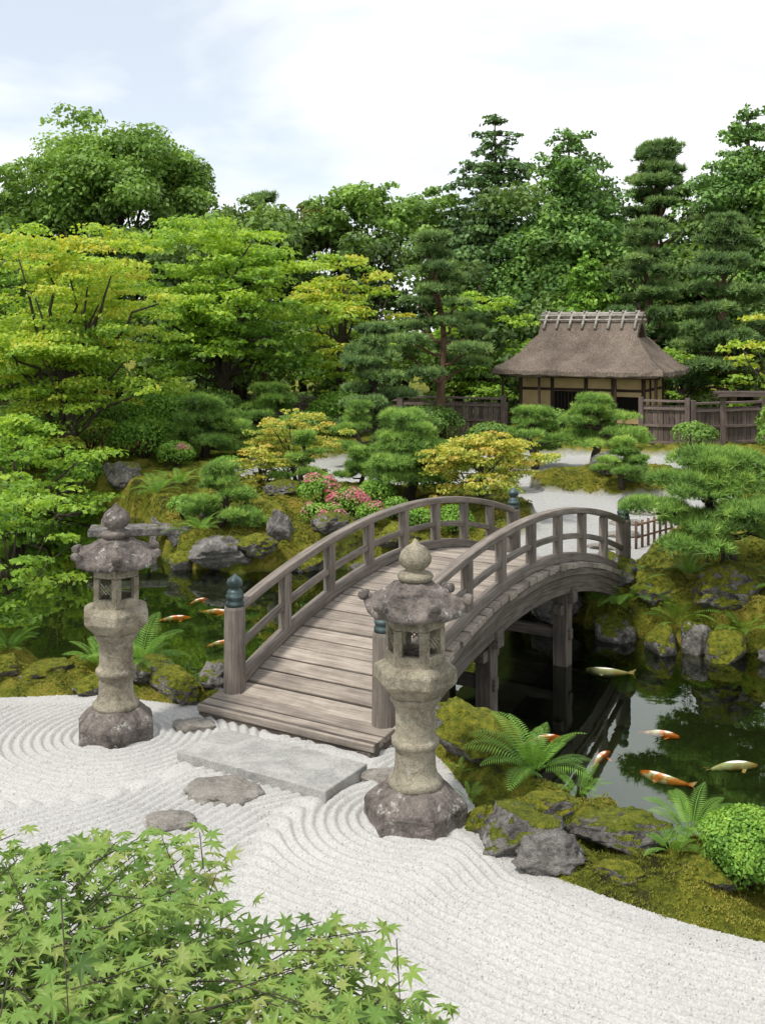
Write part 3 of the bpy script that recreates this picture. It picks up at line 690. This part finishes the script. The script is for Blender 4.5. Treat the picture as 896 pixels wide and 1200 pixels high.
mb.f=[(0,2,1),(3,4,5)]; mb.gc=[v.copy() for v in mb.v]; mb.var=[.5]*6; mb.obj('gable_panel',M_DKWOOD,th,xf=XF)
mb=MB()
for yy,zz,r in ((0,3.11,.05),(-.13,3.06,.035),(.13,3.06,.035),(-.25,2.95,.03),(.25,2.95,.03)): mb.tube([(-1.38,yy,zz),(1.38,yy,zz)],[r,r],8)
for i in range(8):
    xx=-1.22+2.44*i/7
    for sg in (-1,1): mb.tube([(xx+.02*sg,-.42*sg,2.72),(xx+.02*sg,-.14*sg,3.06),(xx+.02*sg,.07*sg,3.18)],[.038,.038,.032],6)
mb.obj('ridge_poles',M_BAM,th,smooth=True,xf=XF)
mb=MB(); a,b=1.62,1.0
mb.abox(-a,a,-b,b,.30,1.60); mb.obj('plaster_walls',M_PLAST,th,xf=XF)
mb=MB()
for xx in (-a,-.75,.15,.85,a):
    mb.abox(xx-.045,xx+.045,-b-.03,-b+.06,0.0,1.62); mb.abox(xx-.045,xx+.045,b-.06,b+.03,0,1.62)
for yy in (-.35,.3): mb.abox(a-.06,a+.03,yy-.04,yy+.04,0,1.62); mb.abox(-a-.03,-a+.06,yy-.04,yy+.04,0,1.62)
for zz in (.26,1.12,1.50):
    mb.abox(-a-.02,a+.02,-b-.02,-b+.03,zz,zz+.07); mb.abox(a-.03,a+.02,-b-.01,b+.01,zz+.003,zz+.073); mb.abox(-a-.02,-a+.03,-b-.01,b+.01,zz+.003,zz+.073)
for xx in (-2.0,-1.0,1.0,2.0): mb.tube([(xx,-1.32,0),(xx,-1.32,1.56)],[.035,.035],8)
mb.abox(-2.1,2.1,-1.36,-1.28,1.46,1.54)
mb.abox(-1.9,.9,-1.35,-b-.035,.22,.27)
for i in range(9): mb.abox(-.70+.095*i,-.685+.095*i,-b-.028,-b-.0185,.33,1.12)
mb.abox(a+.032,a+.05,-.3,.25,.55,.60)
mb.obj('timber_frame',M_DKWOOD,th,bevel=.004,xf=XF)
mb=MB(); mb.abox(-.70,.10,-b-.018,-b+.02,.34,1.11); mb.abox(.92,1.50,-b-.018,-b+.02,.6,1.0); mb.obj('door_and_window_shade_panels',M_DARK,th,xf=XF)  # dark panels on the solid wall, painted shade instead of cut openings

# ------------------------------------------------------------------ fences
def fence(name,p0,p1,z0,h,mat=M_FENCE,posts=2.0,bd=.13):
    p0=Vector((*p0,0));p1=Vector((*p1,0)); d=(p1-p0); L=d.length; d.normalize(); s_=Vector((d.y,-d.x,0)); e=empty(name,(p0.x,p0.y,z0)); zz=Vector((0,0,1))
    mb=MB(); k=0
    while k*bd<L: 
        mb.box(p0+d*(k*bd+bd/2)+zz*(z0+h*.47),zz,d,s_,h*.45,bd/2-.008,.01,random.random()); k+=1
    n_=max(1,int(L/posts))
    for i in range(n_+1): mb.box(p0+d*L*i/n_+zz*(z0+h*.53)+s_*.03,zz,d,s_,h*.55,.055,.055,.5)
    for q in (.15,.5,.85): mb.box(p0+d*L/2+zz*(z0+h*q)+s_*.035,d,s_,zz,L/2,.022,.03,.8)
    mb.box(p0+d*L/2+zz*(z0+h+.01),d,s_,zz,L/2+.05,.07,.022,.9)
    mb.obj('boards',mat,e)
fence('wooden_fence',(.5,28.2),(3.1,27.3),.1,1.1); fence('wooden_fence',(-3.5,29.5),(.45,28.25),.1,1.0)
fence('wooden_fence',(6.2,25.6),(7.2,25.2),.12,1.15,posts=1); fence('wooden_fence',(7.3,25.2),(9.2,25.9),.12,1.1); fence('wooden_fence',(9.25,25.9),(14,27),.12,1.1)
g=empty('garden_gate',(7.9,24.6,.12)); mb=MB()
for xx in (7.95,9.0): mb.abox(xx-.05,xx+.05,24.9,25.0,.1,1.42)
mb.abox(7.8,9.15,24.75,25.15,1.42,1.47); mb.abox(7.75,9.2,24.85,25.05,1.48,1.54); mb.obj('gate_frame',M_FENCE,g)
def lowfence(name,p0,p1,z0,h,n_):
    e=empty(name,(*p0,z0)); mb=MB(); a=Vector((*p0,z0)); b=Vector((*p1,z0))
    for i in range(n_+1):
        p=a.lerp(b,i/n_); mb.tube([p-Vector((0,0,.1)),p+Vector((0,0,h))],[.018,.018],8)
    for q in (.4,.85): mb.tube([a+Vector((0,0,h*q)),b+Vector((0,0,h*q))],[.014,.014],8)
    mb.obj('bamboo_poles',M_BARKP,e,smooth=True)
lowfence('bamboo_fence',(3.3,13.9),(3.95,14.6),gz(3.5,14.2),.36,6); lowfence('bamboo_fence',(-6.3,23),(-5.0,22.6),.2,.5,9)

# ------------------------------------------------------------------ mid-ground niwaki and shrubs
pine('cloud_pruned_pine',.43,17.0,1.42,2.15,15,.085,L_PINE,101,low=.35)
pine('cloud_pruned_pine',3.85,12.0,1.55,2.0,16,.085,L_PINE,102,low=.42,lean=(-.1,0))
pine('cloud_pruned_pine',3.1,21.8,1.3,1.7,10,.10,L_PINE,103,low=.40)
pine('cloud_pruned_pine',4.35,21.8,1.5,1.9,11,.10,L_PINE,104,low=.42)
pine('cloud_pruned_pine',4.15,18.4,.85,1.15,10,.085,L_PINE,105,low=.3)
pine('cloud_pruned_pine',-2.4,15.9,.98,1.3,11,.085,L_PINE,106,low=.2)
pine('cloud_pruned_pine',-1.3,17.3,.9,.85,8,.085,L_PINE,107,low=.25)
pine('cloud_pruned_pine',-3.7,22.4,1.3,2.2,13,.11,L_PINE,108,low=.2)
pine('cloud_pruned_pine',-2.75,25.5,1.5,2.2,12,.12,L_PINE,109,low=.2)
pine('cloud_pruned_pine',-.35,17.6,.6,.9,7,.085,L_PINE,110,low=.3)
pine('cloud_pruned_pine',-.15,24.0,2.9,2.2,15,.13,L_PINED,111,low=.2,T=T_NEEF)
pine('cloud_pruned_pine',-.5,22.5,1.3,1.5,9,.11,L_PINE,112,low=.2)
pine('cloud_pruned_pine',5.6,12.6,1.2,1.6,10,.09,L_PINE,113,low=.4)
def layered(name,x_,y_,h,w,seed,mat):
    broadleaf(name,x_,y_,h,w,h*.95,44,.055,mat,seed,tier=True,cov=1.6,tr=.035)
layered('golden_azalea_shrub',-1.5,18.3,1.4,1.8,120,L_YEL); layered('golden_azalea_shrub',1.5,16.0,1.25,2.0,121,L_YEL); layered('golden_azalea_shrub',-2.0,17.6,.75,1.0,122,L_YEL)
layered('golden_azalea_shrub',2.2,18.8,.8,1.0,123,L_YEL)
for i,(x_,y_,w,h,fl) in enumerate([(-.5,15.9,.7,.5,.85),(-.95,16.3,.7,.55,.5),(-1.0,15.7,.45,.32,.3),(-.15,15.5,.5,.35,.4),(-.1,16.4,.6,.4,.0),(-4.1,21.2,.8,.5,.15),(-3.1,16.6,.5,.35,.0),(.5,15.3,.5,.35,.0),(-2.9,20,.7,.4,.0),(.9,17,.7,.5,0),(-.75,15.6,.45,.32,.7),(.2,15.9,.5,.35,0),(1.0,15.0,.6,.4,0)]):
    bush('azalea_bush',x_,y_,w,h,.04,L_BOX,130+i,flowers=fl,cov=1.6)
bush('boxwood_bush',1.98,5.78,.56,.40,.024,L_BOX,150,cov=2.4,lump=30)
bush('boxwood_bush',2.7,5.5,.6,.42,.03,L_BOX,151,cov=2.2,lump=20)
for i,(x_,y_,w,h) in enumerate([(-5,22.5,1.6,.9),(-6.4,23.5,2.0,1.3),(-8,23,2,1.2),(-5.2,24.5,2.2,1.4),(-4.2,26,2,1.2),(-7.4,21.7,1.8,1.1),(-4.9,9.9,1.4,.8),(-5.8,10.6,1.4,1.2),(6.6,12.6,1.4,.9),(7.4,14.2,1.8,1.2),(6.2,16.5,1.2,.7),(8,17.5,1.8,1),(8.5,21.5,1.8,1.0),(1.2,26,1.6,.9),(2.6,25.6,1.2,.6),(-1,27,2,1.1),(5.5,24.8,1.0,.5),(7,24.0,1.1,.6),(9.2,23.5,1.8,1.6),(-1.8,24.5,1.6,.8),(.6,23.9,1.2,.7),(-6,20.9,1.2,.7),(4.4,27.0,1.2,.7),(-1.9,21.2,.9,.5)]):
    bush('round_shrub',x_,y_,w,h,.075,L_DEC if i%3 else L_BOX,160+i,cov=1.5)
for i,(x_,y_,s_,n_,dz_) in enumerate([(1.0,7.02,.46,24,.14),(.85,7.5,.34,16,.1),(1.25,6.8,.22,14,.06),(-2.05,9.05,.46,24,.08),(-2.45,9.3,.38,22,.05),(-1.8,9.15,.32,16,.06),(2.75,11.9,.5,18,.04),(3.2,11.6,.5,18,.04),(3.5,12.2,.4,16,.04),(-2.75,15.6,.45,16,.04),(-2.6,15.3,.35,14,.04),(-4.0,18.9,.6,18,.04),(-3.7,19.4,.5,14,.04),(1.75,6.08,.30,20,.04),(1.6,5.9,.2,14,.04),(4.3,11.3,.45,16,.04),(2.1,6.0,.24,14,.04),(-3.3,9.4,.34,14,.04),(5.0,11.2,.4,14,.04),(.55,6.75,.12,10,.04),(.5,7.1,.1,8,.04),(2.45,12.1,.4,14,.04),(3.8,11.25,.35,14,.04)]):
    fern('fern',x_,y_,s_,n_,200+i,z0=max(gz(x_,y_),-.25)+dz_)

# maples at left
broadleaf('maple_tree',-3.6,10.0,1.8,1.7,1.65,38,.065,L_MAP,301,tier=True,cov=1.1,tr=.035)
broadleaf('maple_tree',-6.3,21.5,4.7,5.0,4.2,90,.10,L_MAPY,302,tier=True,cov=1.1)
broadleaf('maple_tree',-6.4,18.8,2.5,3.6,2.3,50,.10,L_MAP,303,tier=True,cov=1.0)
broadleaf('maple_tree',-3.9,27.0,5.6,5.6,4.9,96,.13,L_MAP,304,tier=True,cov=1.1)
broadleaf('maple_tree',-1.2,30.5,4.9,4.2,4.5,60,.14,L_MAPY,305,tier=True,cov=1.1)
broadleaf('maple_tree',-8.6,26,5.3,5.2,4.8,60,.14,L_MAP,306,tier=True,cov=1.0)
broadleaf('maple_tree',9.9,27.4,3.2,3.0,3.0,34,.13,L_MAPY,307,tier=True,cov=1.1)
broadleaf('maple_tree',3.0,31.5,3.6,4.2,3.4,40,.14,L_MAP,308,tier=True,cov=1.1)
broadleaf('maple_tree',8.6,30.5,2.6,3.0,2.4,26,.14,L_MAP,309,tier=True,cov=1.1)
# tall pines
pine('pine_tree',1.55,26.5,5.1,2.9,22,.15,L_PINED,320,low=.36,T=T_NEEF,lean=(-.35,0),bark=M_BARKP,tr=.11,pr=(.13,.2),cov=2.6)
pine('pine_tree',8.2,33,6.1,3.4,22,.18,L_PINED,321,low=.38,T=T_NEEF,lean=(-.2,0),bark=M_BARKP,tr=.12,pr=(.13,.2),cov=2.4)
pine('pine_tree',9.9,30.5,6.1,4.2,26,.17,L_PINED,322,low=.25,T=T_NEEF,bark=M_BARKP,tr=.12,pr=(.13,.19),cov=2.4)
pine('pine_tree',10.4,40,9.8,5.6,40,.22,L_PINED,323,low=.35,T=T_NEEF,bark=M_BARKP,pr=(.08,.16),cov=2.4,rzf=.5)
pine('pine_tree',-4.6,41,8.2,3.6,16,.22,L_PINED,324,low=.5,T=T_NEEF,bark=M_BARKP,pr=(.13,.18),cov=2.2)
# back row
broadleaf('broadleaf_tree',-9.6,38,10.3,8.8,7.6,78,.17,L_DEC,330,k=7,cov=1.15)
broadleaf('broadleaf_tree',-14.6,36,8.6,7,6,40,.2,L_DEC,331)
broadleaf('broadleaf_tree',-5.2,38,7.6,5.6,5,40,.19,L_DARK,332)
broadleaf('broadleaf_tree',-3.0,41,7.7,4.2,4.4,30,.2,L_OLIVE,333)
broadleaf('broadleaf_tree',-.6,40,8.5,5.0,5,38,.2,L_DEC,334)
broadleaf('broadleaf_tree',2.0,41,8.2,4.8,5,34,.2,L_DEC,335)
broadleaf('broadleaf_tree',6.5,35,4.6,3,3.6,20,.17,L_DEC,336)
broadleaf('broadleaf_tree',15.5,37,8.5,6,6,30,.2,L_DEC,337)
conifer('conifer_tree',4.2,40,10.8,6.0,.20,L_CON,340,levels=24,droop=.1,flat=.42,pw=.58,cov=1.4)
conifer('conifer_tree',6.7,38.5,9.9,6.6,.18,L_CONG,341,levels=20,droop=.1,flat=.8,pw=.52,cov=1.2)
conifer('conifer_tree',13.0,38,10.6,6.6,.18,L_CONG,342,levels=20,droop=.1,flat=.7,pw=.55,cov=1.2)
conifer('conifer_tree',6.4,33.5,5.2,2.6,.15,L_BOX,343,levels=11,droop=.05,flat=.9,pw=.6)
conifer('conifer_tree',8.7,41,8.3,5.0,.22,L_CON,344,levels=14,pw=.6)
# woodland mass
rg=np.random.default_rng(9); cl=[]
for i in range(330):
    x_=rg.uniform(-24,24); y_=rg.uniform(34.5,46); top=np.interp(x_,[-24,-8,-3,3,8,24],[7,6.6,6.4,6.2,6.6,7]); r=rg.uniform(.8,1.4); cl.append([x_,y_,rg.uniform(.3,top),r,r,r*.8,.38+rg.normal()*.2])
for i in range(170):
    x_=rg.uniform(-20,20); y_=rg.uniform(30.5,34); r=rg.uniform(.5,1.0); cl.append([x_,y_,rg.uniform(.2,2.8),r,r,r*.75,.55+rg.normal()*.2])
for i in range(110):
    x_=rg.uniform(-18,-5); y_=rg.uniform(31,36); r=rg.uniform(.7,1.1); cl.append([x_,y_,rg.uniform(.3,5.2),r,r,r*.8,.4+rg.normal()*.2])
e=empty('distant_woodland',(0,38,0)); foliage('foliage',subclumps(cl,3,rg,.62),.22,1.2,L_DARK,e,rg)
mb=MB()
for i in range(60):
    x_=rg.uniform(-22,22); y_=rg.uniform(36,46); mb.tube([(x_,y_,0),(x_+rg.uniform(-.3,.3),y_,4.5)],[.15,.06],6)
mb.obj('trunks',M_BARK,e,smooth=True)

# ------------------------------------------------------------------ foreground maple
rg=np.random.default_rng(77); e=empty('japanese_maple',(-.95,1.5,0)); mb=MB()
P_=[];N_=[];T_=[];Sz=[];Va=[]
def topz(x_): return float(np.interp(x_,[-1.5,-.9,-.6,-.42,-.33,-.27,-.2,-.1,0,.08,.14],[1.97,1.96,1.95,1.93,1.86,1.68,1.80,1.84,1.77,1.68,1.58]))
trunk=[Vector((-.95,1.5,-.05)),Vector((-.92,1.52,.5)),Vector((-.85,1.6,1.0)),Vector((-.72,1.7,1.30))]
mb.tube(trunk,[.06,.05,.04,.03],10)
for i in range(1050):
    x_=rg.uniform(-1.45,.12); y_=rg.uniform(1.40,2.42)
    if x_>-.28 and y_>2.25: y_-=.3
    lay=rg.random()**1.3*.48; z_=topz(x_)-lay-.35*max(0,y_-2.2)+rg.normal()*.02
    tip=Vector((x_,y_,z_)); d=Vector((tip.x+.75,tip.y-1.75,.1)); d=d.normalized() if d.length>.05 else Vector((1,0,0)); d=(d+Vector(rg.normal(size=3))*.35); d.z=d.z*.3-.1; d.normalize()
    L=.19; base=tip-d*L
    if i%12==0: mb.tube([trunk[3]+Vector((0,0,-.05)),(trunk[3]+base)/2+Vector((0,0,-.12)),base-Vector((0,0,.05)),tip],[.009,.005,.0025,.001],5)
    else: mb.tube([base,base+d*L*.5,tip],[.0016,.0013,.001],4)
    sd=d.cross(Vector((0,0,1))).normalized()
    for k in range(4):
        t=.25+.25*k
        for sg in ((-1,1) if k<3 else (0,)):
            dv=(d*.75+sd*sg*.75).normalized(); c=base+d*L*t+dv*.033
            up=Vector((rg.normal()*.34,rg.normal()*.34-.22,1))
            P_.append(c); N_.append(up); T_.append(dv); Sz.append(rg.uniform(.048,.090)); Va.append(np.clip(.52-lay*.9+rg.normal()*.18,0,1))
P_=np.array([tuple(p) for p in P_]); N_=nrmz(np.array([tuple(p) for p in N_])); T1=np.array([tuple(p) for p in T_]); T1=nrmz(T1-N_*(T1*N_).sum(1,keepdims=True))
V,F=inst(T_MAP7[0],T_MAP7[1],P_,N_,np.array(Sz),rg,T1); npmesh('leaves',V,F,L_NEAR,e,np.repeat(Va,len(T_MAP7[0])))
mb.obj('trunk_and_twigs',M_BARK,e,smooth=True)

# ------------------------------------------------------------------ koi
m,nt,out=newmat('koi_orange'); tc=nd(nt,'ShaderNodeTexCoord').outputs['Object']
c=ramp(nt,noise_n(nt,tc,7,2),[(.40,(.80,.74,.66)),(.47,(.80,.20,.04))]); prin(nt,out,c,.35,.5); M_KOI=m
m,nt,out=newmat('koi_pale'); tc=nd(nt,'ShaderNodeTexCoord').outputs['Object']
c=ramp(nt,noise_n(nt,tc,5,2),[(.42,(.80,.76,.66)),(.6,(.75,.45,.2))]); prin(nt,out,c,.35,.5); M_KOI2=m
def koi(x_,y_,L,rot,mat):
    mb=MB(); K=14; R=12
    for i in range(K):
        t=i/(K-1); w=L*.11*(math.sin(PI*min(1,t*.9+.06))**.75)*(1-.35*t)+.004; hh=w*1.15; cx=(.5-t)*L; cy=.06*L*math.sin(t*3.2)
        for k in range(R):
            a=2*PI*k/R; mb.v.append(Vector((cx,cy+w*math.cos(a),hh*math.sin(a))))
    for i in range(K-1):
        for k in range(R): mb.f.append((i*R+k,i*R+(k+1)%R,(i+1)*R+(k+1)%R,(i+1)*R+k))
    mb.f.append(tuple(reversed(range(R)))); mb.f.append(tuple((K-1)*R+k for k in range(R)))
    def poly(ps): 
        b=len(mb.v); mb.v+= [Vector(p)*L for p in ps]; mb.f.append(tuple(range(b,b+len(ps))))
    poly([(-.46,0,.02),(-.68,-.05,.10),(-.60,.0,.0)]); poly([(-.46,0,-.02),(-.60,0,0),(-.68,.04,-.10)]); poly([(-.46,.02,0),(-.66,.10,.02),(-.58,.0,.01),(-.66,-.08,.02)])
    poly([(.25,.08,-.02),(.12,.24,-.03),(.08,.18,-.03),(.16,.08,-.02)]); poly([(.25,-.05,-.02),(.12,-.22,-.03),(.08,-.16,-.03),(.16,-.05,-.02)])
    poly([(.12,.05,.08),(-.02,.06,.11),(-.2,.06,.07)])
    mb.gc=[v.copy() for v in mb.v]; mb.var=[.5]*len(mb.v)
    o=mb.obj('koi_fish',mat,None,smooth=True); o.location=(x_,y_,-.40-L*.098); o.rotation_euler=(0,0,rot)
for a in [(2.15,8.15,.38,2.5,M_KOI),(2.75,8.35,.38,.15,M_KOI2),(1.75,8.5,.32,1.0,M_KOI),(2.35,9.0,.30,-.4,M_KOI),(-2.45,12.6,.38,.3,M_KOI),(-2.0,12.9,.38,-.3,M_KOI),(2.25,10.7,.42,2.9,M_KOI2),(1.35,8.9,.3,.3,M_KOI),(-2.3,13.4,.3,.9,M_KOI),(-1.75,11.6,.32,.5,M_KOI)]: koi(*a)

# ------------------------------------------------------------------ light, world, camera
sd=Vector((-.50,-.42,1.15)).normalized()
sun=bpy.data.lights.new('sun','SUN'); sun.energy=3.5; sun.angle=math.radians(6); sun.color=(1,.965,.90)
so=bpy.data.objects.new('sun',sun); so.rotation_euler=sd.to_track_quat('Z','Y').to_euler(); COL.objects.link(so)
w=bpy.data.worlds.new('World'); scene.world=w; w.use_nodes=True; nt=w.node_tree; nt.nodes.clear()
out=nd(nt,'ShaderNodeOutputWorld'); sk=nd(nt,'ShaderNodeTexSky',sky_type='NISHITA'); sk.sun_disc=False
sk.sun_elevation=math.asin(sd.z); sk.sun_rotation=math.atan2(sd.x,sd.y)
b1=nd(nt,'ShaderNodeBackground'); nt.links.new(sk.outputs[0],b1.inputs[0]); b1.inputs[1].default_value=.15
b2=nd(nt,'ShaderNodeBackground'); b2.inputs[0].default_value=(.955,.98,1,1); b2.inputs[1].default_value=1.22
tc=nd(nt,'ShaderNodeTexCoord'); mp=nd(nt,'ShaderNodeMapping'); mp.inputs['Scale'].default_value=(1,1,3.0); mp.inputs['Location'].default_value=(.4,.2,.3); nt.links.new(tc.outputs['Generated'],mp.inputs[0])
cf=ramp(nt,noise_n(nt,mp.outputs[0],2.4,5,.52,.3),[(.36,.50),(.56,1.0)])
mx=nd(nt,'ShaderNodeMixShader'); nt.links.new(cf,mx.inputs[0]); nt.links.new(b1.outputs[0],mx.inputs[1]); nt.links.new(b2.outputs[0],mx.inputs[2]); nt.links.new(mx.outputs[0],out.inputs[0])

cam=bpy.data.cameras.new('camera'); co=bpy.data.objects.new('camera',cam); COL.objects.link(co)
co.location=(0,0,3.0); co.rotation_euler=(math.radians(90),0,0)
cam.sensor_width=36; cam.lens=37.5; cam.shift_y=-.179; cam.clip_start=.05; cam.clip_end=2000
scene.camera=co
scene.view_settings.view_transform='Standard'; scene.view_settings.look='None'; scene.view_settings.exposure=0
